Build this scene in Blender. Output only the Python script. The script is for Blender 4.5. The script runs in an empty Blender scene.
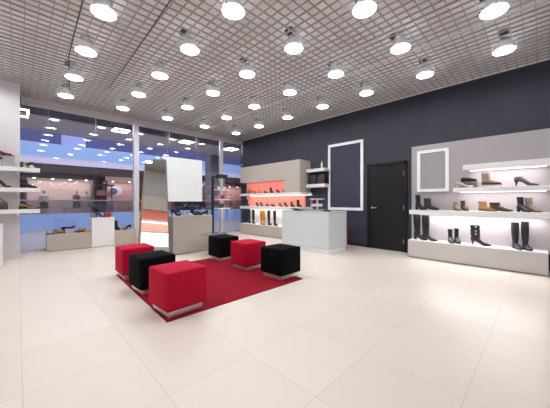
import bpy, bmesh, math, random
from mathutils import Vector, Matrix
random.seed(7)
PI = math.pi
SC = bpy.context.scene
COL = SC.collection

# ------------------------------------------------------------------ materials
def mat(name, col, rough=.5, metal=0., emit=None, es=0., noise=None, bump=0., sheen=0., coat=0., spec=.5, bscale=200.):
    m = bpy.data.materials.new(name); m.use_nodes = True
    nt = m.node_tree; b = nt.nodes['Principled BSDF']
    b.inputs['Base Color'].default_value = (*col, 1)
    b.inputs['Roughness'].default_value = rough
    b.inputs['Metallic'].default_value = metal
    b.inputs['Specular IOR Level'].default_value = spec
    if sheen:
        b.inputs['Sheen Weight'].default_value = sheen
        b.inputs['Sheen Roughness'].default_value = .4
        b.inputs['Sheen Tint'].default_value = (*[min(1, c * 1.5 + .05) for c in col], 1)
    if coat:
        b.inputs['Coat Weight'].default_value = coat
        b.inputs['Coat Roughness'].default_value = .08
    if emit:
        b.inputs['Emission Color'].default_value = (*emit, 1)
        b.inputs['Emission Strength'].default_value = es
    if noise or bump:
        tc = nt.nodes.new('ShaderNodeTexCoord')
        nz = nt.nodes.new('ShaderNodeTexNoise'); nz.inputs['Scale'].default_value = noise[0] if noise else bscale
        nz.inputs['Detail'].default_value = 4
        nt.links.new(tc.outputs['Object'], nz.inputs['Vector'])
        if noise:
            r = nt.nodes.new('ShaderNodeValToRGB')
            a = noise[1]
            r.color_ramp.elements[0].position = .35; r.color_ramp.elements[1].position = .65
            r.color_ramp.elements[0].color = (*[c * (1 - a) for c in col], 1)
            r.color_ramp.elements[1].color = (*[min(1, c * (1 + a)) for c in col], 1)
            nt.links.new(nz.outputs['Fac'], r.inputs['Fac'])
            nt.links.new(r.outputs['Color'], b.inputs['Base Color'])
        if bump:
            bp = nt.nodes.new('ShaderNodeBump'); bp.inputs['Strength'].default_value = bump
            bp.inputs['Distance'].default_value = .004
            nt.links.new(nz.outputs['Fac'], bp.inputs['Height'])
            nt.links.new(bp.outputs['Normal'], b.inputs['Normal'])
    return m

def s2l(*c):
    return tuple(((v / 255) / 12.92 if v <= 10 else (((v / 255) + .055) / 1.055) ** 2.4) for v in c)

def floor_material():
    m = mat('cream_floor_tile', (.80, .745, .68), .27, spec=.35)
    nt = m.node_tree; b = nt.nodes['Principled BSDF']
    tc = nt.nodes.new('ShaderNodeTexCoord')
    sx = nt.nodes.new('ShaderNodeSeparateXYZ'); nt.links.new(tc.outputs['Object'], sx.inputs[0])
    def math_(op, a, v=None):
        n = nt.nodes.new('ShaderNodeMath'); n.operation = op
        nt.links.new(a, n.inputs[0])
        if v is not None:
            if isinstance(v, float): n.inputs[1].default_value = v
            else: nt.links.new(v, n.inputs[1])
        return n.outputs[0]
    ms = []; cells = []
    for ax, off in (('X', .02), ('Y', .33)):
        t = math_('DIVIDE', math_('SUBTRACT', sx.outputs[ax], off), .64)
        cells.append(math_('FLOOR', t))
        fr = math_('FRACT', t)
        d = math_('ABSOLUTE', math_('SUBTRACT', fr, .5))
        ms.append(math_('GREATER_THAN', d, .4965))
    mx = math_('MAXIMUM', ms[0], ms[1])
    wn = nt.nodes.new('ShaderNodeTexWhiteNoise'); cb = nt.nodes.new('ShaderNodeCombineXYZ')
    nt.links.new(cells[0], cb.inputs[0]); nt.links.new(cells[1], cb.inputs[1])
    nt.links.new(cb.outputs[0], wn.inputs['Vector'])
    r = nt.nodes.new('ShaderNodeValToRGB')
    r.color_ramp.elements[0].color = (.77, .70, .62, 1); r.color_ramp.elements[1].color = (.805, .74, .66, 1)
    nt.links.new(wn.outputs['Value'], r.inputs['Fac'])
    mix = nt.nodes.new('ShaderNodeMixRGB'); mix.inputs[2].default_value = (.62, .57, .51, 1)
    nt.links.new(mx, mix.inputs[0]); nt.links.new(r.outputs[0], mix.inputs[1])
    nt.links.new(mix.outputs[0], b.inputs['Base Color'])
    return m

def glass_material(name, tint=(1, 1, 1), refl=1.0):
    m = bpy.data.materials.new(name); m.use_nodes = True
    nt = m.node_tree; nt.nodes.clear()
    out = nt.nodes.new('ShaderNodeOutputMaterial'); mix = nt.nodes.new('ShaderNodeMixShader')
    tr = nt.nodes.new('ShaderNodeBsdfTransparent'); tr.inputs[0].default_value = (*tint, 1)
    gl = nt.nodes.new('ShaderNodeBsdfGlossy'); gl.inputs['Roughness'].default_value = .0
    gl.inputs[0].default_value = (refl, refl, refl, 1)
    fr = nt.nodes.new('ShaderNodeFresnel'); fr.inputs[0].default_value = 1.5
    nt.links.new(fr.outputs[0], mix.inputs[0]); nt.links.new(tr.outputs[0], mix.inputs[1])
    nt.links.new(gl.outputs[0], mix.inputs[2]); nt.links.new(mix.outputs[0], out.inputs[0])
    return m

def emission(name, col, st):
    return mat(name, (.02, .02, .02), .6, emit=col, es=st)

M = dict(
    floor=floor_material(),
    dark_wall=mat('charcoal_blue_paint', (.042, .044, .066), .55, spec=.35, noise=(2., .06)),
    white_wall=mat('white_paint', (.66, .645, .665), .6),
    slab=mat('plenum_slab', (.84, .815, .825), .9, noise=(3., .06)),
    grid=mat('ceiling_grid_metal', (.42, .40, .405), .5),
    tee=mat('ceiling_tee_white', (.8, .78, .78), .35),
    cable=mat('black_cable', (.03, .03, .03), .6),
    door=mat('charcoal_door', (.013, .013, .015), .45, spec=.25, noise=(14., .12)),
    steel=mat('brushed_steel', (.66, .66, .67), .28, 1.),
    plinthmetal=mat('brushed_aluminium', (.70, .69, .68), .42, .75),
    alu=mat('window_aluminium', (.70, .68, .74), .4, .3),
    back_laminate=mat('grey_laminate_dim', (.41, .38, .40), .5, noise=(40., .03)),  # back panel copy of the plinth laminate, darkened for its weaker light
    panel=mat('grey_laminate_lit', (.58, .545, .54), .5, noise=(40., .03)),  # plinth copy kept lighter, standing in for the stronger light it gets
    greige=mat('greige_laminate', (.50, .45, .395), .5, noise=(30., .06)),
    white=mat('white_lacquer', (.86, .85, .85), .3),
    cool_white=mat('cool_white_board', (.83, .87, .89), .5),
    counter=mat('white_gloss_lacquer', (.68, .735, .745), .15, coat=.5),
    coral=mat('coral_light_back', (.85, .27, .22), .35, emit=(1, .25, .18), es=.22),  # coral LED light on the niche backs, put into colour and emission
    led=emission('led_strip', (1, .96, .93), 3.),
    red=mat('red_velvet', s2l(184, 3, 49),   .85, spec=.25, sheen=.3, noise=(25., .1), bump=.25),
    blackv=mat('black_velvet', (.0035, .0035, .005), .9, spec=.12, sheen=.02, noise=(25., .2), bump=.25),
    rug=mat('crimson_carpet', s2l(140, 10, 34), .95, spec=.2, noise=(120., .2), bump=.5, sheen=.1),
    frame=mat('white_frame', (.95, .95, .96), .35),
    pic_dark=mat('slate_blue_print', (.058, .060, .095), .6, spec=.2),
    pic_grey=mat('grey_print', (.34, .33, .33), .5),
    mirror=mat('mirror', (.93, .95, .94), .015, 1.),
    wood=mat('light_wood', (.36, .22, .12), .5, noise=(20., .15)),
    green=mat('dark_green_metal', (.012, .04, .035), .4),
    grey=mat('grey_metal', (.33, .33, .34), .4, .4),
    glass=glass_material('shop_window_glass'),
    clear=glass_material('clear_acrylic', (.97, .975, .98), .35),
    smoke=glass_material('smoked_glass', (.72, .73, .78)),
    smoke_top=mat('grey_table_glass', (.16, .17, .17), .08, spec=.6),
    lamp=emission('lamp_lens', (.975, .985, 1.), 62.),
    rim=emission('lamp_glass_rim', (.98, .99, 1.), 9.),
    housing=mat('lamp_housing', (.75, .75, .76), .3, .4),
    black=mat('black_plastic', (.015, .015, .017), .4),
    # shoe leathers
    l_black=mat('black_leather', (.012, .012, .016), .32),
    l_suede=mat('dark_brown_suede', (.05, .035, .03), .8, noise=(60., .2)),
    l_brown=mat('dark_brown_leather', (.07, .028, .018), .4),
    l_tan=mat('tan_leather', (.42, .20, .07), .45),
    l_taupe=mat('taupe_suede', (.27, .20, .15), .75, noise=(60., .12)),
    l_cream=mat('cream_leather', (.66, .56, .44), .45),
    l_plum=mat('plum_grey_leather', (.085, .06, .07), .45),
    l_red=mat('dark_red_leather', (.35, .015, .03), .35),
    l_orange=mat('orange_leather', (.60, .26, .05), .45),
    l_rose=mat('dusty_rose_leather', (.55, .22, .2), .5),
    l_burg=mat('burgundy_leather', (.03, .008, .01), .4),
    sole=mat('dark_sole', (.03, .022, .018), .6),
    sole_l=mat('pale_sole', (.50, .42, .34), .6),
    lining=mat('shoe_lining', (.10, .07, .06), .7),
    # the mall outside
    mall_floor=mat('lilac_mall_floor', (.45, .43, .48), .35),
    soffit=mat('beige_soffit', (.66, .61, .62), .8),
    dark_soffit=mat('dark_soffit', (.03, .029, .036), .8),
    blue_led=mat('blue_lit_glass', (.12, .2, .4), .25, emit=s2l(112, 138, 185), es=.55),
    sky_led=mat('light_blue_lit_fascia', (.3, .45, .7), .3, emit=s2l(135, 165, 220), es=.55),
    lilac=mat('lilac_slab_edge', (.6, .58, .75), .4, emit=s2l(205, 200, 235), es=.45),  # glow put into the slab edge by emission
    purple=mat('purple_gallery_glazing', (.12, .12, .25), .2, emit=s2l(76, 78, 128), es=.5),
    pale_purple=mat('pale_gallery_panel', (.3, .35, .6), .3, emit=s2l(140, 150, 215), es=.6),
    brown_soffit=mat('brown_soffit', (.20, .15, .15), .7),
    shop_pink=mat('pink_lit_shop_wall', (.62, .5, .48), .6, emit=s2l(225, 195, 190), es=.2),  # shop lighting put into the wall as faint emission
    shop_rose=mat('rose_lit_shop_wall', (.58, .38, .38), .6, emit=s2l(215, 155, 155), es=.2),  # lit interior put into this wall by emission too
    shop_grey=mat('grey_shop_wall', (.16, .15, .19), .6),
    ring=emission('ring_lamp', (1, .98, 1.), 3.),
    spot=emission('mall_spot', (1, .93, .88), 9.),
    poster_a=mat('poster_white', (.7, .62, .68), .5, emit=(.9, .85, .95), es=.15),  # faint emission put into the poster to brighten it
    poster_b=mat('poster_blue', (.12, .16, .4), .5),
    cloth_w=mat('white_cloth', (.75, .73, .72), .8),
    cloth_d=mat('dark_cloth', (.05, .045, .06), .8),
    cloth_p=mat('plum_cloth', (.25, .1, .22), .8),
    skinp=mat('mannequin_plastic', (.6, .52, .5), .4),
    tan_table=mat('pale_wood_table', (.62, .5, .4), .5),
    column=mat('mauve_column', (.25, .22, .28), .5),
)

# ------------------------------------------------------------------ builders
class MB:
    def __init__(s): s.bm = bmesh.new()
    def box(s, x0, x1, y0, y1, z0, z1, bev=0., seg=2):
        b = bmesh.new()
        bmesh.ops.create_cube(b, size=1)
        for v in b.verts:
            v.co = ((x0 + x1) / 2 + v.co.x * (x1 - x0), (y0 + y1) / 2 + v.co.y * (y1 - y0), (z0 + z1) / 2 + v.co.z * (z1 - z0))
        if bev: bmesh.ops.bevel(b, geom=list(b.edges), offset=bev, segments=seg, affect='EDGES', profile=.5)
        s.add(b); return s
    def add(s, b, mtx=None):
        if mtx is not None: b.transform(mtx)
        me = bpy.data.meshes.new('tmp'); b.to_mesh(me); b.free()
        s.bm.from_mesh(me); bpy.data.meshes.remove(me)
    def loft(s, rings, cap=True, close=True):
        b = s.bm; vs = [[b.verts.new(p) for p in r] for r in rings]
        n = len(rings[0])
        for i in range(len(vs) - 1):
            for k in range(n if close else n - 1):
                k2 = (k + 1) % n
                b.faces.new((vs[i][k], vs[i][k2], vs[i + 1][k2], vs[i + 1][k]))
        if cap:
            b.faces.new(list(reversed(vs[0]))); b.faces.new(vs[-1])
        return s
    def ell(s, cx, cy, z, rx, ry, n=20):
        return [(cx + rx * math.cos(2 * PI * k / n), cy + ry * math.sin(2 * PI * k / n), z) for k in range(n)]
    def lathe(s, prof, cx=0, cy=0, n=20, cap=True):
        return s.loft([s.ell(cx, cy, z, r, r, n) for r, z in prof], cap)
    def tube(s, pts, r, n=8):
        pts = [Vector(p) for p in pts]; rings = []
        for i, p in enumerate(pts):
            t = (pts[min(i + 1, len(pts) - 1)] - pts[max(i - 1, 0)]).normalized()
            u = t.cross(Vector((0, 0, 1)))
            if u.length < 1e-3: u = Vector((1, 0, 0))
            u.normalize(); w = t.cross(u)
            rr = r[i] if isinstance(r, (list, tuple)) else r
            rings.append([tuple(p + u * rr * math.cos(2 * PI * k / n) + w * rr * math.sin(2 * PI * k / n)) for k in range(n)])
        return s.loft(rings)
    def prism(s, poly, y0, y1):           # polygon in XZ extruded along Y
        s.loft([[(x, y0, z) for x, z in poly], [(x, y1, z) for x, z in poly]]); return s
    def build(s, name, m, parent=None, smooth=False, loc=None, label=None):
        bmesh.ops.recalc_face_normals(s.bm, faces=s.bm.faces)
        me = bpy.data.meshes.new(name); s.bm.to_mesh(me); s.bm.free()
        me.materials.append(m if not isinstance(m, str) else M[m])
        if smooth:
            for p in me.polygons: p.use_smooth = True
        o = bpy.data.objects.new(name, me); COL.objects.link(o)
        if parent is not None: o.parent = parent
        if loc is not None: o.location = loc
        if label: o['label'] = label
        if smooth:
            md = o.modifiers.new('es', 'EDGE_SPLIT'); md.split_angle = math.radians(40)
        return o

def tag(o, label, cat, group=None):
    o['label'] = label; o['category'] = cat
    if group: o['group'] = group
    return o
def thing(name, label, cat, loc=(0, 0, 0), rz=0., group=None):
    o = bpy.data.objects.new(name, None); COL.objects.link(o)
    o.empty_display_size = .1
    o.location = loc; o.rotation_euler = (0, 0, rz)
    return tag(o, label, cat, group)
def struct(o):
    o['kind'] = 'structure'; return o
def dup(root, loc, rz, label, group=None):
    r = root.copy(); COL.objects.link(r); r.location = loc; r.rotation_euler = (0, 0, rz)
    r['label'] = label
    if group: r['group'] = group
    for ch in list(root.children):
        c = ch.copy(); COL.objects.link(c); c.parent = r
        for g in list(ch.children):
            d = g.copy(); COL.objects.link(d); d.parent = c
    return r
def area(loc, sx, sy, power, col=(1, 1, 1), rot=(0, 0, 0), name='area'):
    l = bpy.data.lights.new(name, 'AREA'); l.shape = 'RECTANGLE'; l.size = sx; l.size_y = sy
    l.energy = power; l.color = col
    o = bpy.data.objects.new(name, l); COL.objects.link(o); o.location = loc; o.rotation_euler = rot
    return o

XW, YW, ZC = 6.48, 8.5, 3.62     # dark wall, window line, grid ceiling
XL, YB = -3.7, -3.2              # side and rear of the shop (out of the picture)

# ------------------------------------------------------------------ room shell
struct(MB().box(XL - .2, XW + .2, YB - .2, YW + .06, -.2, 0).build('floor', 'floor'))
struct(MB().box(XW, XW + .2, YB - .2, YW + .1, 0, 4.1).build('wall_right', 'dark_wall'))
struct(MB().box(XL - .2, XL, YB - .2, YW + .1, 0, 4.1).build('wall_left', 'white_wall'))
struct(MB().box(XL - .2, XW + .2, YB - .2, YB, 0, 4.1).build('wall_rear', 'white_wall'))
struct(MB().box(XL - .2, XW + .2, YB - .2, YW + .1, 3.77, 4.1).build('ceiling', 'slab'))
g = MB(); P = .129
x = XL + .02
while x < XW: g.box(x - .0045, x + .0045, YB, YW - .02, ZC, ZC + .022); x += P
y = YB + .03
while y < YW - .05: g.box(XL, XW, y - .0045, y + .0045, ZC, ZC + .022); y += P
o = struct(g.build('ceiling_grid', 'grid'))
for i, X in enumerate((3.82, 4.53)):
    struct(MB().box(X - .011, X + .011, YB, YW - .05, ZC - .012, ZC).build('trim_%d' % (i + 1), 'tee'))
struct(MB().box(XW - .015, XW, 3.17, 3.35, 0, .07).box(XW - .015, XW, 3.35, 5.0, 0, .07).build('baseboard_right', 'black'))

struct(MB().box(XW - .012, XW, YB, YW - .05, ZC - .006, 3.77).build('trim_6', 'slab'))

# pillar at the left
struct(MB().box(XL, .03, 7.64, YW, 0, 3.98).build('pillar', 'white_wall'))

# window wall: three bays of frameless panes between aluminium mullions
struct(MB().box(.05, XW, YW - .05, YW + .06, 3.485, 3.53).build('trim_3', 'alu'))
struct(MB().box(.05, XW, YW - .05, YW + .1, 3.52, 4.0).build('wall_front', 'soffit'))
struct(MB().box(.05, XW, YW - .03, YW + .05, 0, .05).build('sill', 'alu'))
bays = [(.05, .535, 1.515, 2.44), (2.58, 3.52, 4.46, 5.42), (5.52, XW)]
for i, b in enumerate(bays):
    # frame: thin channel along the top of the bay
    w = struct(MB().box(b[0], b[-1], YW - .03, YW + .04, 3.46, 3.485).build('window_%d' % (i + 1), 'alu'))
    for a, c in zip(b[:-1], b[1:]):
        MB().box(a + .004, c - .004, YW, YW + .012, .05, 3.46).build('pane', 'glass', w)
for i, (a, c) in enumerate(((2.44, 2.58), (5.42, 5.52))):
    struct(MB().box(a, c, YW - .09, YW + .05, .0, 3.485, .006).build('trim_%d' % (i + 4), 'alu'))

# door in the dark wall
dr = struct(MB().box(XW - .05, XW - .002, 2.20, 2.265, 0, 2.14, .004).box(XW - .05, XW - .002, 3.105, 3.17, 0, 2.14, .004)
            .box(XW - .05, XW - .002, 2.20, 3.17, 2.075, 2.14, .004).build('door_1', 'door'))
MB().box(XW - .035, XW - .004, 2.27, 3.10, .008, 2.07, .003).build('door_leaf', 'door', dr)
h = MB().lathe([(.026, 0), (.026, .012), (.012, .014), (.012, .045)], n=16)
h.bm.transform(Matrix.Translation((XW - .035, 3.035, 1.03)) @ Matrix.Rotation(-PI / 2, 4, 'Y'))
h.tube([(XW - .075, 3.035, 1.03), (XW - .078, 3.01, 1.03), (XW - .078, 2.91, 1.03)], .009)
h.build('door_handle', 'steel', dr, True)
hg = MB()
for z in (.25, 1.05, 1.85): hg.lathe([(.009, z - .05), (.009, z + .05)], XW - .05, 2.268, 10)
hg.build('hinge', 'grey', dr)

# ------------------------------------------------------------------ ceiling lamps
cols = [(.75, 'fifth'), (1.87, 'fourth'), (2.98, 'third'), (4.13, 'second'), (5.32, 'first')]
rowsY = [7.32, 6.13, 4.93, 3.76, 2.63, 1.5, .41]
ordn = ['first', 'second', 'third', 'fourth', 'fifth', 'sixth', 'seventh', 'eighth']
def make_lamp():
    t = thing('ceiling_downlight', '', 'ceiling light', group='ceiling downlights')
    hb = MB().lathe([(.070, .19), (.085, .18), (.105, .06), (.112, .02), (.112, .0), (.104, .0), (.104, .012)], n=28, cap=False)
    hb.loft([hb.ell(0, 0, .19, .070, .070, 28), hb.ell(0, 0, .191, .02, .02, 28)])
    hb.build('housing', 'housing', t, True)
    MB().lathe([(.097, .014), (.092, .006), (.06, .0), (.001, -.002)], n=28).build('lens', 'lamp', t, True)
    MB().lathe([(.113, -.004), (.135, -.002), (.135, .008), (.113, .012)], n=28, cap=False).build('rim', 'rim', t, True, label='glowing glass rim')
    br = MB().box(-.15, .15, -.012, .012, .125, .135).box(-.15, -.14, -.012, .012, .02, .13).box(.14, .15, -.012, .012, .02, .13)
    br.tube([(-.145, 0, .02), (-.1, 0, .01)], .006).tube([(.145, 0, .02), (.1, 0, .01)], .006)
    br.build('bracket', 'housing', t)
    bx = MB().box(-.06, .06, .06, .14, .2, .25, .004).build('ballast_box', 'black', t)
    MB().tube([(.03, .08, .25), (.06, .02, .32), (.04, -.01, .262), (.0, .0, .268)], .006).build('cable', 'cable', bx)
    return t
lamp0 = None
for ci, (X, cw) in enumerate(cols):
    for ri, Y in enumerate(rowsY):
        if X < 1 and Y < 3: continue
        if X < 2 and Y < 2: continue
        if X < 3 and Y < 1: continue
        lab = 'round ceiling downlight, %s from the shop window in the %s row from the dark wall' % (ordn[ri], cw)
        if lamp0 is None:
            lamp0 = make_lamp(); lamp0.location = (X, Y, 3.50); lamp0['label'] = lab
        else: dup(lamp0, (X, Y, 3.50), random.choice((0, PI / 2)), lab)
# unseen lamps of this kind added behind and beside the camera for light
for X, Y in ((.75, 2.63), (.75, .9), (1.87, .6), (-.41, 3.76), (-.41, 4.93), (-.41, 6.13), (-.41, 7.1), (-2.2, 4.6), (-1.9, 2.4), (-.5, 1.5), (5.3, -.9), (3.6, -1.0), (1.5, -1.4), (-1., -1.2)):
    dup(lamp0, (X, Y, 3.50), 0, 'added round ceiling downlight out of view, beside or behind the viewpoint', 'added downlights out of view')
tag(MB().tube([(1.29, -1, ZC - .02), (1.30, 3.1, ZC - .02), (1.36, 4.9, ZC - .02), (1.38, 6.4, ZC - .02)], .007).build('ceiling_cable', 'cable'),
    'thin black cable running along the grid ceiling toward the window', 'cable')
tag(MB().tube([(.52, 1., ZC - .02), (.55, 3.8, ZC - .02), (.6, 5.5, ZC - .02), (.8, 7.2, ZC - .02)], .007).build('ceiling_conduit', 'cable'),
    'black conduit on the ceiling beside the row of downlights nearest the white pillar', 'cable')

# ------------------------------------------------------------------ display units
def right_display():
    t = thing('display_shelving', 'warm grey lit shoe shelving wall with white shelves beside the black door', 'shelving')
    Y0, Y1 = -.15, 2.04
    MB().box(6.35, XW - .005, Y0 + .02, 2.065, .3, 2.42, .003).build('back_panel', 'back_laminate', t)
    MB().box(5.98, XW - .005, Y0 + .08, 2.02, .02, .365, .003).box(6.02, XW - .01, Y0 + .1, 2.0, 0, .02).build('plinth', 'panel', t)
    MB().box(5.985, 6.35, Y0 + .085, 2.015, .365, .372).build('plinth_top', 'white', t)
    for a, z0, z1 in ((1.995, .92, 1.012), (1.2, 1.372, 1.452), (1.045, 1.785, 1.88)):
        sh = MB().box(5.98, 6.35, Y0 - .02, a, z0, z1, .004).build('shelf', 'white', t)
        MB().box(6.26, 6.29, Y0 + .1, a - .06, z0 - .008, z0).build('led_strip', 'led', sh)
    return t
right_display()
for z, p, a in ((.915, 17, 1.995), (1.367, 5, 1.2), (1.78, 5, 1.045)):
    area((6.17, (a - .09) / 2, z), .22, a - .05, p, (1, .95, .95))
def framed(name, lab, X, y0, y1, z0, z1, bw, inner):
    t = thing(name, lab, 'picture frame', (X, (y0 + y1) / 2, (z0 + z1) / 2))
    a, b = (y1 - y0) / 2, (z1 - z0) / 2
    f = MB()
    f.box(-.035, 0, -a, a, b - bw, b, .003).box(-.035, 0, -a, a, -b, -b + bw, .003)
    f.box(-.035, 0, -a, -a + bw, -b + bw, b - bw, .003).box(-.035, 0, a - bw, a, -b + bw, b - bw, .003)
    f.build('frame', 'frame', t)
    MB().box(-.018, 0, -a + bw, a - bw, -b + bw, b - bw).build('print', inner, t)
framed('picture_frame', 'small white frame with blank grey print on the shoe shelving wall', 6.349, 1.343, 1.943, 1.398, 2.30, .062, 'pic_grey')
framed('picture_frame', 'tall white frame with blank slate blue print between counter and door', XW - .001, 3.282, 4.369, .945, 2.823, .075, 'pic_dark')

def coral_display(t, s=1):
    # front at x = -.53, wall at x = 0; y runs from 0 (near end) to 3.14
    hd = MB().box(-.53, -.005, .23, 3.14, 1.878, 2.44, .003).box(-.53, -.005, .23, .88, 1.465, 1.878, .003)
    hd.build('header', 'greige', t)
    MB().box(-.53, -.005, .05, 3.14, .02, .37, .003).box(-.50, -.01, .07, 3.12, 0, .02).build('plinth', 'greige', t)
    MB().box(-.525, -.08, .055, 3.13, .37, .376).build('plinth_top', 'white', t)
    for z0, z1 in ((.92, 1.018), (1.385, 1.465)):
        sh = MB().box(-.53, -.005, .17, 3.16, z0, z1, .004).build('shelf', 'white', t)
        MB().box(-.14, -.11, .1, 3.05, z0 - .008, z0).build('led_strip', 'led', sh)
    MB().box(-.08, -.005, .42, 3.32, 1.018, 1.385).box(-.08, -.005, .88, 3.32, 1.465, 1.878).build('coral_light_panel', 'coral', t, label='niche back panel with coral light put into its colour')
    MB().box(-.08, -.005, .05, 3.14, .376, .92).build('back_panel', 'white', t)
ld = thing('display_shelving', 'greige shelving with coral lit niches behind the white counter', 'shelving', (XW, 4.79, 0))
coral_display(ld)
for z, p in ((.915, 8), (1.38, 5), (1.87, 4)):
    area((6.2, 6.5, z), .2, 2.8, p, (1, .9, .88))
# its twin on the opposite side wall, seen only in the mirror
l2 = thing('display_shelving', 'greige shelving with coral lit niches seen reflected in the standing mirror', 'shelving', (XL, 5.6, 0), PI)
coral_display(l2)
area((XL + .25, 4.0, 1.38), .2, 2.8, 7, (1, .9, .88)); area((XL + .25, 4.0, .915), .2, 2.8, 8, (1, .95, .9))

# small wall shelf left of the big frame
ws = thing('wall_shelf', 'small white two tier wall shelf with black back between shelving and tall frame', 'shelf', (6.2, 4.655, 0))
for z0, z1 in ((2.06, 2.15), (1.60, 1.70)):
    MB().box(0, XW - 6.2 - .002, -.335, .335, z0, z1, .006).build('shelf', 'white', ws)
MB().box(.2, XW - 6.2 - .002, -.32, .32, 1.70, 2.06).build('back_panel', 'black', ws)
def bag(name, label, m, loc, rz, w, d, h, hh=.1, handle=True, cat='handbag', group=None):
    t = thing(name, label, cat, loc, rz, group)
    b = MB()
    rings = []
    for k, (z, sx, sy) in enumerate(((0, .9, .9), (.03 * h, 1, 1), (.5 * h, .98, .9), (.9 * h, .92, .62), (h, .88, .5))):
        rr = []
        for q in range(24):
            a = 2 * PI * q / 24; ca, sa = math.cos(a), math.sin(a)
            e = .45
            rr.append((w / 2 * sx * math.copysign(abs(ca) ** e, ca), d / 2 * sy * math.copysign(abs(sa) ** e, sa), z))
        rings.append(rr)
    b.loft(rings).build('body', m, t, True)
    if handle:
        b = MB()
        b.tube([(w * .28 * math.cos(a), 0, h * .96 + hh * math.sin(a)) for a in [PI * k / 10 for k in range(11)]], .008)
        b.build('handle', m, t, True)
    MB().box(-.02, .02, -d * .32, -d * .28 + .01, h * .78, h * .86, .003).build('clasp', 'steel', t)
    return t
bag('handbag', 'boxy black handbag on the left half of the small wall shelf', 'black', (6.31, 4.815, 1.70), PI / 2, .29, .16, .27, .06)
bag('handbag', 'boxy burgundy handbag on the right half of the small wall shelf', 'l_burg', (6.31, 4.495, 1.70), PI / 2, .29, .16, .27, .06)
t = thing('bottle', 'slim white bottle standing on top of the small wall shelf', 'bottle', (6.27, 4.46, 2.15))
MB().lathe([(.026, 0), (.028, .01), (.028, .13), (.012, .16), (.012, .17)], n=18).build('body', 'white', t, True)
MB().lathe([(.014, .17), (.014, .2)], n=18).build('cap', 'white', t, True)

# ------------------------------------------------------------------ counter
ct = thing('sales_counter', 'white glossy sales counter standing in front of the tall frame', 'counter', (4.95, 3.33, 0))
MB().box(0, .76, 0, 1.46, .11, .925, .004).build('body', 'counter', ct)
MB().box(-.006, .77, -.006, 1.466, .93, .957, .004).build('top', 'counter', ct)
MB().box(.012, .74, .012, 1.45, 0, .105, .002).build('plinth', 'white', ct)
MB().box(.01, .75, .01, 1.45, .105, .11).box(.01, .75, .01, 1.45, .925, .93).build('shadow_gap', 'grey', ct)
lt = thing('laptop', 'open silver laptop lying flat on the white counter', 'laptop', (5.3, 4.42, .957), PI / 2)
MB().box(-.16, .16, -.115, .115, 0, .018, .004).build('base', 'grey', lt)
MB().box(-.14, .14, -.03, .09, .018, .021).build('keyboard', 'black', lt)
sc = MB().box(-.16, .16, 0, .012, 0, .2, .004); sc.bm.transform(Matrix.Translation((0, .115, .016)) @ Matrix.Rotation(math.radians(-75), 4, 'X'))
sc.build('screen', 'grey', lt)
ps = thing('cash_terminal', 'grey sales terminal with raised screen on the counter', 'cash register', (5.42, 4.02, .957), -PI / 2 + .35)
MB().box(-.17, .17, -.16, .16, 0, .035, .006).build('base', 'grey', ps)
MB().box(-.02, .02, .06, .1, .035, .29).box(-.15, -.13, -.02, .1, .035, .28).build('stand', 'steel', ps)
MB().box(-.18, .18, -.02, .12, .28, .305, .005).build('top_shelf', 'housing', ps)
MB().box(-.12, .15, -.05, .08, .1, .17, .006).build('printer', 'housing', ps)
kp = thing('card_reader', 'small dark card reader on the counter end nearest the tall frame', 'card reader', (5.3, 3.62, .957), -PI / 2)
MB().box(-.045, .045, -.09, .09, 0, .03, .006).build('body', 'black', kp)
MB().box(-.033, .033, .02, .07, .03, .033).build('screen', 'pic_grey', kp)
MB().box(-.033, .033, -.07, .01, .03, .034).build('keypad', 'grey', kp)

# ------------------------------------------------------------------ rug and stools
tag(MB().loft([[(1.05, 2.59, z), (3.13, 2.58, z), (3.19, 4.86, z), (1.135, 4.83, z)] for z in (0, .012)]).build('rug', 'rug'), 'crimson rectangular rug under the six cube stools', 'rug')
def make_stool(m, label, loc, rz):
    t = thing('cube_stool', label, 'stool', loc, rz, 'velvet cube stools')
    b = bmesh.new(); bmesh.ops.create_cube(b, size=1)
    bmesh.ops.subdivide_edges(b, edges=list(b.edges), cuts=9, use_grid_fill=True)
    for v in b.verts:
        x, y, z = v.co
        bu = lambda p, q: (1 - (2 * p) ** 2) * (1 - (2 * q) ** 2)
        dx = math.copysign(.012, x) * bu(y, z) if abs(abs(x) - .5) < 1e-5 else 0
        dy = math.copysign(.012, y) * bu(x, z) if abs(abs(y) - .5) < 1e-5 else 0
        dz = (.022 * bu(x, y)) if z > .4999 else 0
        v.co = (x * .458 + dx, y * .458 + dy, .065 + (z + .5) * .397 + dz)
    sharp = [e for e in b.edges if len(e.link_faces) == 2 and e.calc_face_angle() > 1.0]
    bmesh.ops.bevel(b, geom=sharp, offset=.016, segments=3, affect='EDGES', profile=.5)
    k = MB(); k.add(b); c = k.build('cushion', m, t, False)
    for p in c.data.polygons: p.use_smooth = True
    pz = MB()                                      # piping round the top
    q = .22
    pz.tube([(-q, -q, .45), (q, -q, .45), (q, q, .45), (-q, q, .45), (-q, -q, .45)], .006)
    pz.build('piping', m, c, True)
    MB().box(-.195, .195, -.195, .195, 0, .066, .003).build('base', 'plinthmetal', t, label='brushed metal base')
    return t
Z = .012
sr = make_stool('red', 'red velvet cube stool at the near corner of the rug', (1.275, 2.85, Z), .04)
sb = make_stool('blackv', 'black velvet cube stool between the two red stools along the left rug edge', (1.31, 3.735, Z), .02)
dup(sr, (1.345, 4.61, Z), -.02, 'red velvet cube stool behind the black one at the far left rug corner')
dup(sb, (3.0, 2.93, Z), .03, 'black velvet cube stool at the right rug corner nearest the counter')
dup(sr, (2.97, 3.72, Z), .0, 'red velvet cube stool between the two black stools on the right')
dup(sb, (3.05, 4.64, Z), -.04, 'black velvet cube stool farthest back on the right of the rug')
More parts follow.
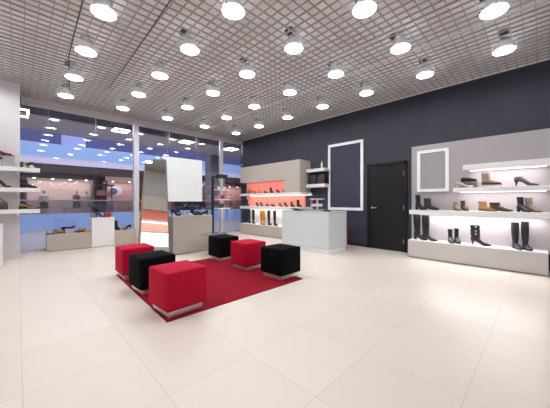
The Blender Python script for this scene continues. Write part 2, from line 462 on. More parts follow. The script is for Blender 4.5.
dup(sr, (6.02, 3.83, 0), .0, 'red velvet cube stool half hidden between the counter and dark wall')

# ------------------------------------------------------------------ block, banner, mirror, tower, window boxes
bl = thing('display_block', 'greige display block with black sandals on top beside the standing mirror', 'display block', (2.43, 5.67, 0))
MB().box(0, .97, 0, .5, .02, .835, .003).build('body', 'greige', bl)
MB().box(-.006, .976, -.006, .506, .835, .857, .002).build('top', 'greige', bl)
MB().box(.02, .95, .02, .48, 0, .02).build('toe_kick', 'grey', bl)
bn = thing('hanging_panel', 'blank white panel hanging on wires above the greige block', 'hanging sign', (3.66, 7.8, 0))
MB().box(-.64, .64, -.012, .012, 1.185, 2.52, .002).build('panel', 'cool_white', bn)
for s in (-.5, .5):
    MB().tube([(s, 0, 2.5), (s, 0, ZC)], .0025, 6).build('wire', 'steel', bn)

mr = thing('standing_mirror', 'tapering standing mirror with pale wood edge left of the greige block', 'mirror', (2.05, 5.72, 0), math.atan2(-.70, .714))
BW, TW, MH, TX = .31, .215, 2.11, -.075
def quad_prism(pts_front, pts_back):
    m = MB(); m.loft([pts_front, pts_back]); return m
def taper(x0b, x1b, x0t, x1t, yb, yt, th, h0, h1):
    return quad_prism([(x0b, yb, h0), (x1b, yb, h0), (x1t, yt, h1), (x0t, yt, h1)], [(x0b, yb + th, h0), (x1b, yb + th, h0), (x1t, yt + th, h1), (x0t, yt + th, h1)])
taper(-BW, BW, TX - TW, TX + TW, 0, .21, .012, 0.03, MH).build('mirror_glass', 'mirror', mr)
quad_prism([(-BW, .013, 0), (BW, .013, 0), (TX + TW, .223, MH), (TX - TW, .223, MH)], [(-BW, .07, 0), (BW, .07, 0), (TX + TW, .275, MH), (TX - TW, .275, MH)]).build('back_board', 'cloth_d', mr)
taper(-BW - .065, -BW, TX - TW - .006, TX - TW, -.004, .206, .05, 0, MH).build('edge_board', 'wood', mr, label='pale wooden edge')
taper(BW, BW + .014, TX + TW, TX + TW + .004, -.002, .208, .03, 0, MH).build('edge_strip', 'grey', mr, label='thin grey edge strip')

MB().tube([(-.1, .245, 1.75), (-.1, .40, .012)], .014).build('prop_leg', 'wood', mr, True)

tw = thing('display_tower', 'slim dark green display stand with small shelves on round grey base by window', 'display stand', (4.94, 8.02, 0))
MB().lathe([(.30, 0), (.30, .02), (.28, .03)], .1, -.1, n=40).build('base', 'grey', tw, True)
MB().box(-.11, -.06, -.02, .09, .03, 2.07, .004).build('post', 'green', tw)
MB().tube([(.26, -.16, .03), (.26, -.16, 2.0)], .008).build('rod', 'steel', tw)
MB().box(.02, .32, -.28, .02, 2.0, 2.12, .004).build('cap', 'green', tw)
MB().box(-.06, .06, -.01, .02, 2.02, 2.07).build('arm', 'green', tw)
for z in (.93, 1.24, 1.58):
    MB().box(-.07, .40, -.33, .04, z, z + .03, .004).build('shelf', 'white', tw)

gt = thing('glass_table', 'low round grey glass table between the far black stool and the greige block', 'table', (3.15, 5.17, 0))
MB().lathe([(.295, .458), (.30, .462), (.30, .468), (.295, .472)], n=48).build('tabletop', 'smoke_top', gt, True, label='grey glass disc')
MB().lathe([(.018, .03), (.018, .458)], n=16).build('leg', 'steel', gt, True)
MB().lathe([(.17, 0), (.17, .012), (.03, .03)], n=32).build('base', 'steel', gt, True)

b1 = thing('display_box', 'low greige box under the window left of the white plinth', 'display box', (.48, 8.12, 0))
MB().box(0, .865, 0, .3, .015, .405, .003).build('body', 'greige', b1); MB().box(.015, .85, .015, .29, 0, .015).build('toe_kick', 'grey', b1)
b2 = thing('display_plinth', 'white plinth by the window between two low greige boxes', 'display plinth', (1.35, 8.08, 0))
MB().box(0, .51, 0, .34, .01, .765, .004).build('body', 'white', b2); MB().box(.015, .495, .015, .33, 0, .01).build('toe_kick', 'grey', b2)
b3 = thing('display_box', 'low greige box under the window right of the white plinth', 'display box', (1.865, 8.12, 0))
MB().box(0, .55, 0, .27, .015, .40, .003).build('body', 'greige', b3); MB().box(.015, .535, .015, .26, 0, .015).build('toe_kick', 'grey', b3)
b4 = thing('display_plinth', 'white low plinth at the left picture edge in front of the pillar', 'display plinth', (-1.4, 6.66, 0))
MB().box(0, 1.2, 0, .6, .01, .77, .005).build('body', 'white', b4); MB().box(.02, 1.18, .02, .58, 0, .01).build('toe_kick', 'grey', b4)

# white shelves on the left pillar
for nm, z in (('topmost', 1.80), ('middle', 1.385), ('lowest', .95)):
    s = thing('pillar_shelf', '%s of the three white shelves fixed to the left pillar' % nm, 'shelf', (0, 7.35, z), group='white pillar shelves')
    MB().box(-1.3, .33, 0, .288, 0, .082, .005).build('board', 'white', s)
    MB().box(-1.0, -.96, .2, .288, -.06, 0).box(-.02, .02, .2, .288, -.06, 0).build('bracket', 'white', s)

# ------------------------------------------------------------------ shoes
def smooth(a, b, x):
    t = max(0, min(1, (x - a) / (b - a))); return t * t * (3 - 2 * t)
WS = [(0, .45), (.03, .62), (.1, .75), (.22, .78), (.38, .72), (.55, .88), (.7, 1.0), (.82, .9), (.91, .68), (.97, .42), (1.0, .12)]
def shoe_obj(kind, m, L=.26, heel=.0, shaft=.0, sole='sole', thin=False, lab='', cat='shoe', loc=(0, 0, 0), rz=0, group=None, point=1., buckle=False, rise=0., lace=False):
    name = {'boot': 'ankle_boot' if shaft < .3 else 'tall_boot', 'pump': 'high_heel_pump', 'sandal': 'sandal', 'shoe': 'shoe'}[kind]
    t = thing(name, lab, cat, loc, rz, group)
    W = .044
    hz = max(heel, .012)
    zb = lambda q: .008 + (hz - .012) * (1 - smooth(.22, .68, q)) + .006 * smooth(.85, 1, q)
    X = lambda q: (q - .5) * L
    # sole
    s = MB(); th = .008 if heel > .03 else .016
    rings = []
    for q, w in WS:
        w = W * w * (1 if q < .75 else 1 - (point - 1) * .0) * 1.03; z = zb(q)
        rings.append([(X(q), -w, z), (X(q), w, z), (X(q), w, max(.0, z - th)), (X(q), -w, max(.0, z - th))])
    s.loft(rings).build('sole', sole, t)
    # heel
    if heel > .03:
        hh = MB(); top = .021 if thin else .03; bt = .006 if thin else .024
        hh.loft([hh.ell(X(.11), 0, zb(.1) - .002, L * .115, top, 12), hh.ell(X(.09), 0, hz * .5, L * (.045 if thin else .1), (top + bt) / 2 * (.6 if thin else 1), 12), hh.ell(X(.08), 0, 0, L * (.03 if thin else .095), bt, 12)])
        hh.build('heel', sole if sole == 'sole' else m, t, True)
    if kind in ('boot', 'shoe'):
        u = MB(); rings = []; n = 16
        tops = [(0, .055), (.1, .075), (.25, .09), (.4, .085), (.55, .07), (.7, .056), (.85, .042), (1, .022)]
        if kind == 'shoe': tops = [(0, .06), (.1, .066), (.25, .062), (.4, .07), (.5, .066), (.7, .05), (.85, .038), (1, .02)]
        def tp(q):
            for (a, va), (b, vb) in zip(tops[:-1], tops[1:]):
                if a <= q <= b: return va + (vb - va) * (q - a) / (b - a)
            return tops[-1][1]
        for q, w in WS:
            w = W * w; z = zb(q); h = tp(q)
            rr = []
            for k in range(n):
                a = 2 * PI * k / n; ca, sa = math.cos(a), math.sin(a)
                rr.append((X(q), w * math.copysign(abs(ca) ** .75, ca), z + h * (.5 + .5 * math.copysign(abs(sa) ** .8, sa))))
            rings.append(rr)
        u.loft(rings)
        if kind == 'boot':
            z0 = zb(.2)
            cx = X(.24)
            tall = shaft > .3
            prof = [(z0 + .03, .235, .030), (z0 + .075, .23, .033), (z0 + .10, .225, .034)]
            for k in range(1, 7):
                f = k / 6; zz = z0 + .10 + (shaft - .10) * f
                g = math.sin(min(1, f * 1.25) * PI / 2) if tall else f * .35
                prof.append((zz, .225 + .045 * g, .034 + .017 * g))
            rs = [u.ell(cx - .012 * (i / 8), 0, z, rx * L, ry, n) for i, (z, rx, ry) in enumerate(prof)]
            z, rx, ry = prof[-1]
            rs.append(u.ell(cx - .012, 0, z, rx * L - .006, ry - .006, n)); rs.append(u.ell(cx - .012, 0, z - .05, rx * L - .008, ry - .008, n))
            u.loft(rs)
            uo = u.build('upper', m, t, True)
            if buckle:
                for zz in (z0 + .12, z0 + shaft * .62, z0 + shaft - .03):
                    b = MB(); b.loft([b.ell(cx - .008, 0, zz - .014, .26 * L, .047, 18), b.ell(cx - .008, 0, zz + .014, .26 * L, .047, 18)]).build('strap', m, t, True)
                    MB().box(cx + .0, cx + .035, -.056, -.046, zz - .018, zz + .018, .003).build('buckle', 'grey', t)
            elif tall:
                MB().box(cx - .004, cx + .004, .03, .052, z0 + .12, z0 + shaft - .02).build('zip', 'grey', t)
        else:
            u.build('upper', m, t, True)
            op = MB(); op.loft([op.ell(X(.2), 0, zb(.2) + .058, L * .16, .026, 16), op.ell(X(.2), 0, zb(.2) + .069, L * .17, .03, 16)]).build('opening', 'lining', t, True)
        if lace:
            l = MB()
            for k in range(4):
                q = .4 + k * .06; zz = zb(q) + tp(q) + .004
                l.tube([(X(q), -.02, zz - .006), (X(q), 0, zz + .002), (X(q) + .01, .02, zz - .006)], .003, 6)
            l.build('laces', 'cable', t)
    elif kind == 'pump':
        u = MB(); rings = []; n = 13
        for q, w in WS:
            if q > .8: w *= 1 - .25 * (point - 1)
            w = W * w; z = zb(q)
            hh_ = .062 * (1 - q) + .03 * q + (.0 if q > .25 else .006)
            op = 1 - smooth(.52, .66, q)
            al = PI * (.995 - .38 * op)
            hh2 = hh_ * (1 + .25 * op)
            rings.append([(X(q), w * math.sin(-al + 2 * al * k / (n - 1)) * (1.0), z + hh2 * (.5 - .5 * math.cos(-al + 2 * al * k / (n - 1)))) for k in range(n)])
        u.loft(rings, cap=False, close=False)
        u.bm.faces.new([v for v in u.bm.verts][:n])
        o = u.build('upper', m, t, True)
        md = o.modifiers.new('sol', 'SOLIDIFY'); md.thickness = .004
        op = MB(); op.loft([[(X(q), -W * w * .7, zb(q) + .006), (X(q), W * w * .7, zb(q) + .006), (X(q), W * w * .7, zb(q) + .002), (X(q), -W * w * .7, zb(q) + .002)] for q, w in WS[:6]]).build('insole', 'lining', t)
    else:      # sandal
        for q, hgt, wd in ((.72, .045, .02), (.6, .055, .016)):
            b = MB(); w = W * 1.0
            b.loft([[(X(q) - wd, w * math.cos(a), zb(q) + hgt * math.sin(a)), (X(q) + wd, w * math.cos(a), zb(q) + hgt * .9 * math.sin(a)),
                     (X(q) + wd, (w - .004) * math.cos(a), zb(q) + (hgt * .9 - .004) * math.sin(a)), (X(q) - wd, (w - .004) * math.cos(a), zb(q) + (hgt - .004) * math.sin(a))] for a in [PI * k / 10 for k in range(11)]])
            b.build('strap', m, t)
        b = MB(); b.tube([(X(.02) + (.09 if abs(a) < .1 else 0) + L * .22 * (1 - math.cos(a)) * .5 * 0 + (L * .2) * abs(math.sin(a / 2)) ** 2, .034 * math.sin(a), zb(.1) + .07) for a in [-PI + 2 * PI * k / 16 for k in range(17)][1:-1]], .006, 6)
        b.build('ankle_strap', m, t, True)
        b = MB(); b.loft([[(X(.04), y, zb(.04)), (X(.04) + .006, y, zb(.04)), (X(.05) + .006, y * .9, zb(.04) + .065), (X(.05), y * .9, zb(.04) + .065)] for y in (-.022, 0, .022)]); b.build('heel_counter', m, t)
    return t

RZ = -PI / 2                # toes pointing along -Y: to the right in the photo
def riser(lab, loc, w, d, h):
    t = thing('acrylic_riser', lab, 'display riser', loc)
    MB().box(-w / 2, w / 2, -d / 2, d / 2, h - .006, h).build('top_plate', 'clear', t)
    MB().box(-w / 2, -w / 2 + .005, -d / 2, d / 2, 0, h - .006).build('leg', 'clear', t)
    MB().box(w / 2 - .005, w / 2, -d / 2, d / 2, 0, h - .006).build('leg', 'clear', t)
G = 'shoes on the grey shelving wall'
z1, z2, z3 = .372, 1.012, 1.452
S = shoe_obj
# right wall, top tier
S('pump', 'l_cream', .27, .07, 0, 'sole_l', True, 'cream low heeled pump at the left end of the upper shelf', loc=(6.10, 1.045, z3), rz=RZ - .1, group=G, point=1.8)
riser('clear riser under the black pump on the upper shelf', (6.26, 1.0, z3), .14, .26, .135)
S('shoe', 'l_black', .25, .0, 0, 'sole', False, 'flat black shoe raised behind the cream pump', loc=(6.26, 1.0, z3 + .135), rz=RZ, group=G)
riser('clear riser under the taupe ankle boot on the upper shelf', (6.15, .64, z3), .14, .28, .05)
S('boot', 'l_taupe', .28, .02, .19, 'sole', False, 'flat taupe suede ankle boot in the middle of the upper shelf', 'boot', loc=(6.15, .65, z3 + .05), rz=RZ, group=G)
S('shoe', 'l_plum', .30, .10, 0, 'sole', True, 'plum grey high heeled shoe on the right of the upper shelf', loc=(6.15, .19, z3), rz=RZ - .1, group=G, lace=True)
# middle tier
S('boot', 'l_black', .26, .07, .25, 'sole', False, 'black heeled ankle boot at the far left of the middle shelf', 'boot', loc=(6.12, 1.81, z2), rz=RZ - .5, group=G)
S('boot', 'l_suede', .29, .05, .2, 'sole', False, 'brown suede ankle boot beside the black one, middle shelf left end', 'boot', loc=(6.18, 1.62, z2), rz=RZ - .15, group=G)
S('boot', 'l_taupe', .24, .03, .14, 'sole', False, 'small taupe ankle boot left of its darker neighbour on the middle shelf', 'boot', loc=(6.15, 1.17, z2), rz=RZ - 1.0, group=G)
S('boot', 'l_brown', .24, .03, .17, 'sole', False, 'small dark brown ankle boot right of the taupe one, middle shelf', 'boot', loc=(6.17, 1.05, z2), rz=RZ - 1.0, group=G)
S('boot', 'l_tan', .28, .03, .155, 'sole', False, 'tan leather ankle boot in the middle of the middle shelf', 'boot', loc=(6.15, .70, z2), rz=RZ - .15, group=G)
S('boot', 'l_brown', .32, .035, .13, 'sole', False, 'dark brown lace up shoe right of the tan ankle boot', loc=(6.13, .51, z2), rz=RZ - .1, group=G, lace=True)
S('boot', 'l_black', .22, .06, .2, 'sole', False, 'black ankle boot at the right end of the middle shelf', 'boot', loc=(6.13, .215, z2), rz=RZ - .7, group=G)
S('boot', 'l_taupe', .24, .06, .19, 'sole', False, 'taupe ankle boot at the right end of the middle shelf', 'boot', loc=(6.15, .105, z2), rz=RZ - .6, group=G)
# base tier
S('boot', 'l_black', .29, .08, .47, 'sole', False, 'tall black heeled boot, first from the door on the lit base', 'boot', loc=(6.16, 1.82, z1), rz=RZ - .25, group=G)
S('boot', 'l_black', .30, .08, .46, 'sole', False, 'tall black heeled boot, second from the door on the lit base', 'boot', loc=(6.13, 1.64, z1), rz=RZ - .2, group=G)
S('boot', 'l_black', .24, .05, .215, 'sole', False, 'short black ankle boot, left of the small pair on the lit base', 'boot', loc=(6.12, 1.26, z1), rz=RZ - 1.1, group=G)
S('boot', 'l_black', .24, .05, .235, 'sole', False, 'short black ankle boot, right of the small pair on the lit base', 'boot', loc=(6.15, 1.16, z1), rz=RZ - 1.1, group=G)
S('boot', 'l_black', .30, .095, .28, 'sole', True, 'black buckled stiletto ankle boot alone on the lit base', 'boot', loc=(6.15, .80, z1), rz=RZ - .1, group=G, buckle=True)
S('boot', 'l_black', .25, .025, .43, 'sole', False, 'tall flat black boot, left of the pair at the right end', 'boot', loc=(6.15, .30, z1), rz=RZ - 1.1, group=G)
S('boot', 'l_black', .25, .025, .45, 'sole', False, 'tall flat black boot, right of the pair at the right end', 'boot', loc=(6.15, .175, z1), rz=RZ - 1.15, group=G)

# coral display
G2 = 'shoes on the coral shelving'
zb1, zb2, zb3 = .376, 1.018, 1.465
S('boot', 'l_black', .29, .04, .46, 'sole', False, 'tall black boot at the window end of the coral shelving base', 'boot', loc=(6.2, 7.68, zb1), rz=RZ - .5, group=G2)
S('boot', 'l_black', .29, .04, .46, 'sole', False, 'tall black boot second from the window on the coral shelving base', 'boot', loc=(6.15, 7.38, zb1), rz=RZ - .5, group=G2)
S('boot', 'l_orange', .29, .03, .46, 'sole', False, 'tall tan boot on the left, coral shelving base', 'boot', loc=(6.17, 6.98, zb1), rz=RZ - .7, group=G2)
S('boot', 'l_orange', .29, .03, .46, 'sole', False, 'tall tan boot on the right, coral shelving base', 'boot', loc=(6.13, 6.80, zb1), rz=RZ - .7, group=G2)
S('boot', 'l_black', .29, .04, .46, 'sole', False, 'tall black boot next to the tan boots', 'boot', loc=(6.15, 6.53, zb1), rz=RZ - .4, group=G2)
S('boot', 'l_black', .29, .04, .46, 'sole', False, 'tall black boot nearest the counter on the coral shelving base', 'boot', loc=(6.13, 6.22, zb1), rz=RZ - .4, group=G2)
mid = [('boot', 'l_black', .24, .05, .2, 7.72, 'black ankle boot at the window end of the lower coral niche'),
       ('pump', 'l_brown', .25, .08, 0, 7.15, 'brown high heel, first low shoe in the lower coral niche'),
       ('pump', 'l_black', .25, .08, 0, 6.93, 'black high heel beside the brown one in the lower coral niche'),
       ('shoe', 'l_brown', .26, .03, 0, 6.62, 'dark brown flat shoe in the lower coral niche'),
       ('shoe', 'l_black', .26, .03, 0, 6.35, 'black flat shoe in the lower coral niche'),
       ('pump', 'l_plum', .25, .07, 0, 5.98, 'plum heeled shoe in the lower coral niche'),
       ('pump', 'l_black', .25, .09, 0, 5.75, 'black high heel right of the plum shoe in the lower coral niche'),
       ('boot', 'l_brown', .25, .04, .13, 5.46, 'brown ankle boot near the right end of the lower coral niche'),
       ('boot', 'l_black', .25, .06, .16, 5.2, 'black ankle boot at the right end of the lower coral niche')]
for k, m_, L_, h_, sh_, Y, lab in mid:
    S(k, m_, L_, h_, sh_, 'sole', k == 'pump', lab, 'boot' if k == 'boot' else 'shoe', loc=(6.14, Y, zb2), rz=RZ - .3, group=G2)
top = [('pump', 'l_tan', .25, .07, 0, 7.3, 'tan heeled shoe left in the upper coral niche'),
       ('pump', 'l_orange', .25, .08, 0, 7.02, 'orange tan heel second from left in the upper coral niche'),
       ('shoe', 'l_brown', .25, .03, 0, 6.72, 'brown flat shoe in the middle of the upper coral niche'),
       ('boot', 'l_black', .24, .06, .14, 6.42, 'black ankle boot in the upper coral niche'),
       ('pump', 'l_black', .25, .07, 0, 6.1, 'black heel right of the ankle boot in the upper coral niche'),
       ('pump', 'l_rose', .25, .07, 0, 5.82, 'dusty rose heel at the right end of the upper coral niche')]
for k, m_, L_, h_, sh_, Y, lab in top:
    S(k, m_, L_, h_, sh_, 'sole', k == 'pump', lab, 'boot' if k == 'boot' else 'shoe', loc=(6.14, Y, zb3), rz=RZ - .3, group=G2)
bag('handbag', 'small tan handbag at the window end of the upper coral niche', 'l_tan', (6.2, 7.68, zb3), PI / 2, .26, .1, .16, .07)

# greige block, window boxes and plinth
BZ = .857
S('pump', 'l_black', .27, .10, 0, 'sole', True, 'black high heel at the left end of the greige block', loc=(2.60, 5.9, BZ), rz=.2, group='shoes on the greige block', point=1.6)
bs = S('pump', 'l_black', .31, .12, 0, 'sole', True, 'black high heel propped steeply toe up on the greige block', loc=(2.84, 5.98, BZ + .14), rz=.1, group='shoes on the greige block', point=1.6)
bs.rotation_euler = (0, -.95, .1)
S('sandal', 'l_cream', .24, .05, 0, 'sole_l', False, 'pale strappy sandal at the front of the greige block', 'sandal', loc=(2.84, 5.75, BZ), rz=-.4, group='shoes on the greige block')
S('boot', 'l_black', .2, .04, .12, 'sole', False, 'small black ankle boot in the middle of the greige block', 'boot', loc=(3.03, 5.86, BZ), rz=-1.0, group='shoes on the greige block')
S('pump', 'l_black', .27, .06, 0, 'sole', True, 'low black pump at the right end of the greige block', loc=(3.23, 5.82, BZ), rz=PI - .3, group='shoes on the greige block')
S('shoe', 'l_black', .26, .03, 0, 'sole', False, 'flat black shoe at the back right of the greige block', loc=(3.24, 6.02, BZ), rz=0.2, group='shoes on the greige block')

S('sandal', 'l_tan', .25, .03, 0, 'sole', False, 'tan sandal at the left end of the left window box', 'sandal', loc=(.60, 8.22, .405), rz=.25, group='shoes by the window')
S('shoe', 'l_tan', .24, .03, 0, 'sole', False, 'tan flat shoe second from left on the left window box', loc=(.73, 8.32, .405), rz=-.2, group='shoes by the window')
bs = S('pump', 'l_black', .27, .09, 0, 'sole', True, 'black high heel tilted toe up on the left window box', loc=(.93, 8.25, .49), rz=.1, group='shoes by the window', point=1.6)
bs.rotation_euler = (0, -.55, .05)
S('shoe', 'l_tan', .25, .03, 0, 'sole', False, 'tan flat shoe beside the white plinth on the left window box', loc=(1.14, 8.30, .405), rz=PI - .2, group='shoes by the window')
S('sandal', 'l_orange', .25, .04, 0, 'sole', False, 'orange tan sandal nearest the white plinth on the left window box', 'sandal', loc=(1.2, 8.19, .405), rz=.1, group='shoes by the window')
S('boot', 'l_black', .21, .06, .2, 'sole', False, 'black ankle boot on the right window box', 'boot', loc=(1.97, 8.25, .40), rz=-1.2, group='shoes by the window')
S('pump', 'l_black', .25, .08, 0, 'sole', True, 'black high heel on the right window box', loc=(2.19, 8.22, .40), rz=.1 + PI, group='shoes by the window')
riser('clear riser holding a heel on the white window plinth', (1.50, 8.3, .765), .12, .1, .12)
S('pump', 'l_black', .24, .1, 0, 'sole', True, 'black high heel on a riser on the white window plinth', loc=(1.50, 8.3, .885), rz=.9, group='shoes by the window')
S('pump', 'l_plum', .24, .09, 0, 'sole', True, 'dark plum heel at the front of the white window plinth', loc=(1.56, 8.14, .765), rz=.1, group='shoes by the window')
S('sandal', 'l_rose', .22, .05, 0, 'sole_l', False, 'rose sandal at the left edge of the white window plinth', 'sandal', loc=(1.40, 8.22, .765), rz=-1.4, group='shoes by the window')
bag('handbag', 'small red handbag on the white window plinth', 'l_red', (1.73, 8.23, .765), .0, .18, .09, .13, .05)

# pillar shelves
GP = 'shoes on the pillar shelves'
riser('clear riser under the dark red pump on the topmost pillar shelf', (-.2, 7.55, 1.882), .3, .12, .24)
S('pump', 'l_red', .26, .05, 0, 'sole', True, 'dark red pump on a riser on the topmost pillar shelf', loc=(-.22, 7.55, 2.122), rz=.1, group=GP, point=1.6)
riser('low clear riser under the black pump on the topmost pillar shelf', (-.34, 7.41, 1.882), .22, .10, .14)
S('shoe', 'l_black', .24, .02, 0, 'sole', False, 'black shoe below the red pump, topmost pillar shelf', loc=(-.34, 7.41, 2.022), rz=0, group=GP)
S('sandal', 'l_cream', .22, .06, 0, 'sole_l', False, 'cream sandal at the window end of the topmost pillar shelf', 'sandal', loc=(.18, 7.46, 1.882), rz=-.4, group=GP)
S('pump', 'l_plum', .22, .08, 0, 'sole', True, 'dark heel behind the cream sandal, topmost pillar shelf', loc=(.14, 7.56, 1.882), rz=2.4, group=GP)
S('pump', 'l_brown', .22, .1, 0, 'sole', True, 'brown high heel on the left of the middle pillar shelf', loc=(-.2, 7.48, 1.467), rz=-.5, group=GP)
S('boot', 'l_black', .26, .045, .13, 'sole', False, 'black ankle boot on the middle pillar shelf against the window', 'boot', loc=(.16, 7.48, 1.467), rz=0, group=GP)
bag('handbag', 'black handbag on the lowest pillar shelf at the picture edge', 'l_brown', (-.27, 7.48, 1.032), .1, .26, .12, .16, .05)
S('pump', 'l_tan', .25, .06, 0, 'sole', False, 'tan heeled shoe on the lowest pillar shelf', loc=(.14, 7.47, 1.032), rz=.1, group=GP)
S('shoe', 'l_brown', .25, .03, 0, 'sole', False, 'dark brown flat shoe behind the tan heel, lowest pillar shelf', loc=(.2, 7.57, 1.032), rz=.1, group=GP)

# display tower goods
for i, (dx, lab) in enumerate(((.02, 'white slipper at the post end of the green stand top shelf'), (.14, 'white slipper in the middle of the green stand top shelf'), (.26, 'white slipper at the outer end of the green stand top shelf'))):
    S('shoe', 'cloth_w', .22, .03, 0, 'sole_l', False, lab, loc=(4.96 + dx, 7.88, 1.61), rz=-1.9, group='white slippers on the green stand')
bag('handbag', 'dusty rose purse left on the middle shelf of the green stand', 'l_rose', (4.98, 7.9, 1.27), .3, .16, .08, .14, .04)
bag('handbag', 'dark red purse right on the middle shelf of the green stand', 'l_red', (5.18, 7.9, 1.27), -.2, .16, .08, .12, .04)
bag('handbag', 'plum grey purse on the lowest shelf of the green stand', 'l_plum', (5.10, 7.9, .96), .2, .2, .09, .15, .04)

# ------------------------------------------------------------------ the mall beyond the glass
def st(o): return struct(o)
st(MB().box(-8, 24, YW + .06, 14.1, -.3, -.005).box(-8, 24, 18.9, 27, -.3, 0).box(-8, 24, 14.1, 18.9, -.5, -.35).build('floor_mall', 'mall_floor'))
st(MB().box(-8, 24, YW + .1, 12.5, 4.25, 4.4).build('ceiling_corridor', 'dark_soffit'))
st(MB().box(-8, 24, 12.5, 15.0, 4.2, 4.4).build('ceiling_walkway', 'soffit'))
st(MB().box(-8, 24, 26.6, 27, 0, 8).box(-8.2, -8, YW, 27, 0, 8).box(24, 24.2, YW, 27, 0, 8).build('wall_mall', 'shop_grey'))
st(MB().box(-8, 24, 15.0, 27, 7.0, 7.2).build('ceiling_atrium', 'soffit'))
# far upper gallery
st(MB().box(-8, 24, 19.0, 26.6, 3.15, 3.25).build('ceiling_lower_gallery', 'brown_soffit'))
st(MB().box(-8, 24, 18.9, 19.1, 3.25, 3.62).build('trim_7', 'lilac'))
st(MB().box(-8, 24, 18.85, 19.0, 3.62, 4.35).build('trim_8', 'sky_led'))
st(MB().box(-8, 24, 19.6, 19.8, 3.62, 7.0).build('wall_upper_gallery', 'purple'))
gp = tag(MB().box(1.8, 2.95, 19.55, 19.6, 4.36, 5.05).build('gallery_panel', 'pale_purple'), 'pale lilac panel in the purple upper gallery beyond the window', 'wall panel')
for k in range(26):
    pass
# near balustrade with blue lit glass
bal = thing('balustrade', 'blue lit glass balustrade with steel handrail across the mall walkway', 'balustrade', (0, 14.0, 0))
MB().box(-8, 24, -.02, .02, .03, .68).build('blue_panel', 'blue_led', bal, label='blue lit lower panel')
MB().box(-8, 24, -.006, .006, .68, 1.2).build('glass_panel', 'smoke', bal)
MB().box(-8, 24, -.03, .03, 1.20, 1.25, .008).build('handrail', 'grey', bal)
# column
st(MB().box(9.0, 9.75, 15.2, 15.9, 0, 7).build('column', 'column'))

def shopfront(lab, x0, x1, back, head):
    t = thing('shopfront', lab, 'shopfront', ((x0 + x1) / 2, 24, 0))
    a = (x1 - x0) / 2
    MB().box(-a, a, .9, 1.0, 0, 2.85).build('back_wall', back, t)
    MB().box(-a, a, -.05, .1, 2.78, 3.14).build('sign_band', head, t)
    MB().box(-a, -a + .12, -.06, .95, 0, 2.8).build('side_wall', 'shop_grey', t)
    MB().box(a - .12, a, -.06, .95, 0, 2.8).build('side_wall', 'shop_grey', t)
    MB().box(-a + .12, a - .12, -.01, .0, 0, 2.78).build('glass', 'glass', t)
    MB().box(-a + .12, a - .12, 0.1, .9, 0, .18).build('stage', 'tan_table', t)
    n = max(2, int((x1 - x0) / .9))
    for k in range(n):
        MB().lathe([(.07, 2.76), (.07, 2.79)], -a + (k + .5) * (2 * a / n), .35, 14).build('spotlight', 'spot', t)
    return t
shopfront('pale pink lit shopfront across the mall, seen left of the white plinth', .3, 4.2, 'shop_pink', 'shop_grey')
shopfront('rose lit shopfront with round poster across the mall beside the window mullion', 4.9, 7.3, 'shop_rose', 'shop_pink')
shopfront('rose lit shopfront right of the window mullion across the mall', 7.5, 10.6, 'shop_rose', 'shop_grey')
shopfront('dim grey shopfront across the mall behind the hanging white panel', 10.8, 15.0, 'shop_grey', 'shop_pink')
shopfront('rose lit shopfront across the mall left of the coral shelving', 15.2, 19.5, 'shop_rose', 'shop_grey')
area((3, 24.4, 2.7), 5, .4, 24, (1, .88, .85)); area((8, 24.4, 2.7), 5, .4, 24, (1, .85, .85)); area((16, 24.4, 2.7), 6, .4, 24, (1, .88, .88))  # fill lights added to brighten the shop interiors
pp = thing('wall_poster', 'round white and blue poster in the rose shop window across the mall', 'poster', (5.85, 24.82, 2.05))
c = MB().lathe([(.42, -.02), (.42, .02)], n=36); c.bm.transform(Matrix.Rotation(PI / 2, 4, 'X')); c.build('disc', 'poster_a', pp)
c = MB().lathe([(.28, -.02), (.28, .02)], n=30); c.bm.transform(Matrix.Translation((-.22, -.03, -.05)) @ Matrix.Rotation(PI / 2, 4, 'X')); c.build('blue_disc', 'poster_b', pp)

def mannequin(lab, loc, rz, top_m, bot_m):
    t = thing('mannequin', lab, 'mannequin', loc, rz, 'mannequins in the shop windows')
    b = MB()
    prof = [(.0, .86), (.14, .87), (.165, .95), (.13, 1.12), (.16, 1.3), (.185, 1.4), (.15, 1.46), (.05, 1.5), (.045, 1.56), (.07, 1.6), (.085, 1.68), (.075, 1.76), (.03, 1.8)]
    b.loft([b.ell(0, 0, z, max(r, .004) * 1.05, max(r, .004) * (.62 if z < 1.5 else 1), 18) for r, z in prof])
    for s in (-1, 1):
        b.tube([(s * .18, 0, 1.41), (s * .25, .02, 1.15), (s * .24, -.06, .9), (s * .235, -.1, .8)], [.05, .042, .034, .025])
        b.tube([(s * .085, 0, .92), (s * .09, 0, .5), (s * .1, .01, .1), (s * .1, 0, .03)], [.085, .06, .04, .045])
        b.tube([(s * .1, .06, .03), (s * .1, -.16, .03)], [.035, .03])
    b.build('body', 'skinp', t, True)
    b = MB(); b.loft([b.ell(0, 0, z, r * 1.12, r * .75, 20) for r, z in ((.19, .82), (.16, 1.05), (.15, 1.15), (.18, 1.3), (.2, 1.4), (.13, 1.47))])
    for s in (-1, 1): b.tube([(s * .17, 0, 1.41), (s * .225, .01, 1.25)], [.07, .06])
    b.build('top', top_m, t, True)
    b = MB(); b.loft([b.ell(0, 0, z, r * 1.1, r * .8, 20) for r, z in ((.15, 1.02), (.19, .85), (.24, .5))]); b.build('skirt', bot_m, t, True)
    return t
mannequin('mannequin in white top over a dark skirt, across the mall beside the pillar shelves', (1.3, 24.5, .18), 0, 'cloth_w', 'cloth_d')
mannequin('mannequin in plum top across the mall behind the left window box', (3.15, 24.5, .18), .2, 'cloth_p', 'cloth_d')
mannequin('mannequin in white top and pale skirt across the mall left of the kiosk', (3.74, 24.45, .18), -.2, 'cloth_w', 'cloth_w')
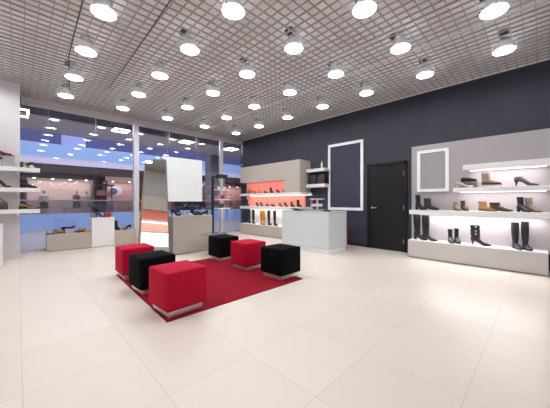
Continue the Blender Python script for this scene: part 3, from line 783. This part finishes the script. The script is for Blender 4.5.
mannequin('mannequin in dark clothes across the mall right of the mullion', (8.3, 24.5, .18), 0, 'cloth_d', 'cloth_d')
mannequin('mannequin in plum skirt across the mall left of the coral shelving', (17.0, 24.5, .18), 0, 'cloth_w', 'cloth_p')

kk = thing('mall_kiosk', 'dark kiosk with red goods across the mall behind the white plinth', 'kiosk', (4.5, 22.6, 0))
MB().box(-.55, .55, -.3, .3, 0, 1.0, .01).build('base', 'shop_grey', kk)
for s in (-.52, .52): MB().box(s - .03, s + .03, -.03, .03, 1.0, 2.3).build('post', 'cloth_d', kk)
MB().box(-.6, .6, -.35, .35, 2.3, 2.42, .01).build('roof', 'cloth_d', kk)
MB().box(-.5, .5, .0, .2, 1.55, 1.6).build('shelf', 'cloth_d', kk)
MB().box(-.4, .1, .0, .2, 1.6, 2.0, .01).box(.15, .42, .0, .2, 1.6, 1.9, .01).build('goods', 'l_rose', kk)
for i, (x, lab) in enumerate(((3.0, 'pale wood display table across the mall below the pink shopfront'), (5.9, 'pale wood display table across the mall below the round poster'), (16.5, 'pale wood display table across the mall left of the coral shelving'))):
    tb = thing('display_table', lab, 'table', (x, 22.9, 0))
    MB().box(-.75, .75, -.35, .35, .62, .70, .008).build('tabletop', 'tan_table', tb)
    for sx in (-1, 1):
        for sy in (-1, 1): MB().box(sx * .7 - .025, sx * .7 + .025, sy * .3 - .025, sy * .3 + .025, 0, .62).build('leg', 'tan_table', tb)
# rectangular ring lamps below the walkway ceiling
def ring(lab, x0, x1, y0, y1, z):
    t = thing('ring_lamp', lab, 'pendant light', ((x0 + x1) / 2, (y0 + y1) / 2, z), group='rectangular ring lamps in the mall')
    a, b, w = (x1 - x0) / 2, (y1 - y0) / 2, .055
    MB().box(-a, a, -b, -b + w, 0, .05).box(-a, a, b - w, b, 0, .05).box(-a, -a + w, -b, b, 0, .05).box(a - w, a, -b, b, 0, .05).build('light_ring', 'ring', t)
    MB().box(-a, a, -b, -b + w, .05, .08).box(-a, a, b - w, b, .05, .08).box(-a, -a + w, -b, b, .05, .08).box(a - w, a, -b, b, .05, .08).build('housing', 'grey', t)
    for sx in (-1, 1):
        for sy in (-1, 1): MB().tube([(sx * (a - .05), sy * (b - .05), .08), (sx * (a - .05), sy * (b - .05), 4.2 - z)], .005, 6).build('wire', 'cable', t)
ring('rectangular ring lamp beyond the glass beside the left pillar', -.5, .26, 11.4, 12.4, 4.05)
ring('rectangular ring lamp beyond the glass left of the window mullion', 2.72, 3.28, 11.8, 12.35, 4.05)
ring('rectangular ring lamp beyond the glass above the hanging white panel', 5.6, 6.15, 11.9, 12.45, 4.05)
ring('rectangular ring lamp beyond the glass nearest the dark wall', 8.15, 8.75, 11.8, 12.45, 4.05)
area((4, 11.2, 4.0), 14, 3, 260, (.92, .9, 1.0))  # fill lights without fixtures, added to brighten corridor, atrium and lower gallery
area((6, 16.5, 6.8), 16, 3, 300, (.8, .83, 1.0))
area((8, 21.5, 3.1), 22, 2.5, 160, (.95, .85, .9))

# ------------------------------------------------------------------ world, camera, view
w = bpy.data.worlds.new('world'); SC.world = w; w.use_nodes = True
w.node_tree.nodes['Background'].inputs[0].default_value = (.5, .5, .6, 1)
w.node_tree.nodes['Background'].inputs[1].default_value = .05
cd = bpy.data.cameras.new('camera'); cam = bpy.data.objects.new('camera', cd); COL.objects.link(cam)
cd.sensor_width = 36; cd.lens = 262 / 550 * 36
cd.shift_y = -3 / 550
cd.clip_start = .05; cd.clip_end = 200
cam.location = (0, 0, 1.2)
cam.rotation_euler = (PI / 2, 0, -math.atan2(math.sin(math.atan2(257, 262)), math.cos(math.atan2(257, 262))))
SC.camera = cam
vs = SC.view_settings
vs.view_transform = 'Standard'; vs.look = 'None'; vs.gamma = 1; vs.use_curve_mapping = False
vs.exposure = 0.25
SC.cycles.use_denoising = True
SC.cycles.max_bounces = 10
SC.cycles.transparent_max_bounces = 16
SC.cycles.sample_clamp_indirect = 8
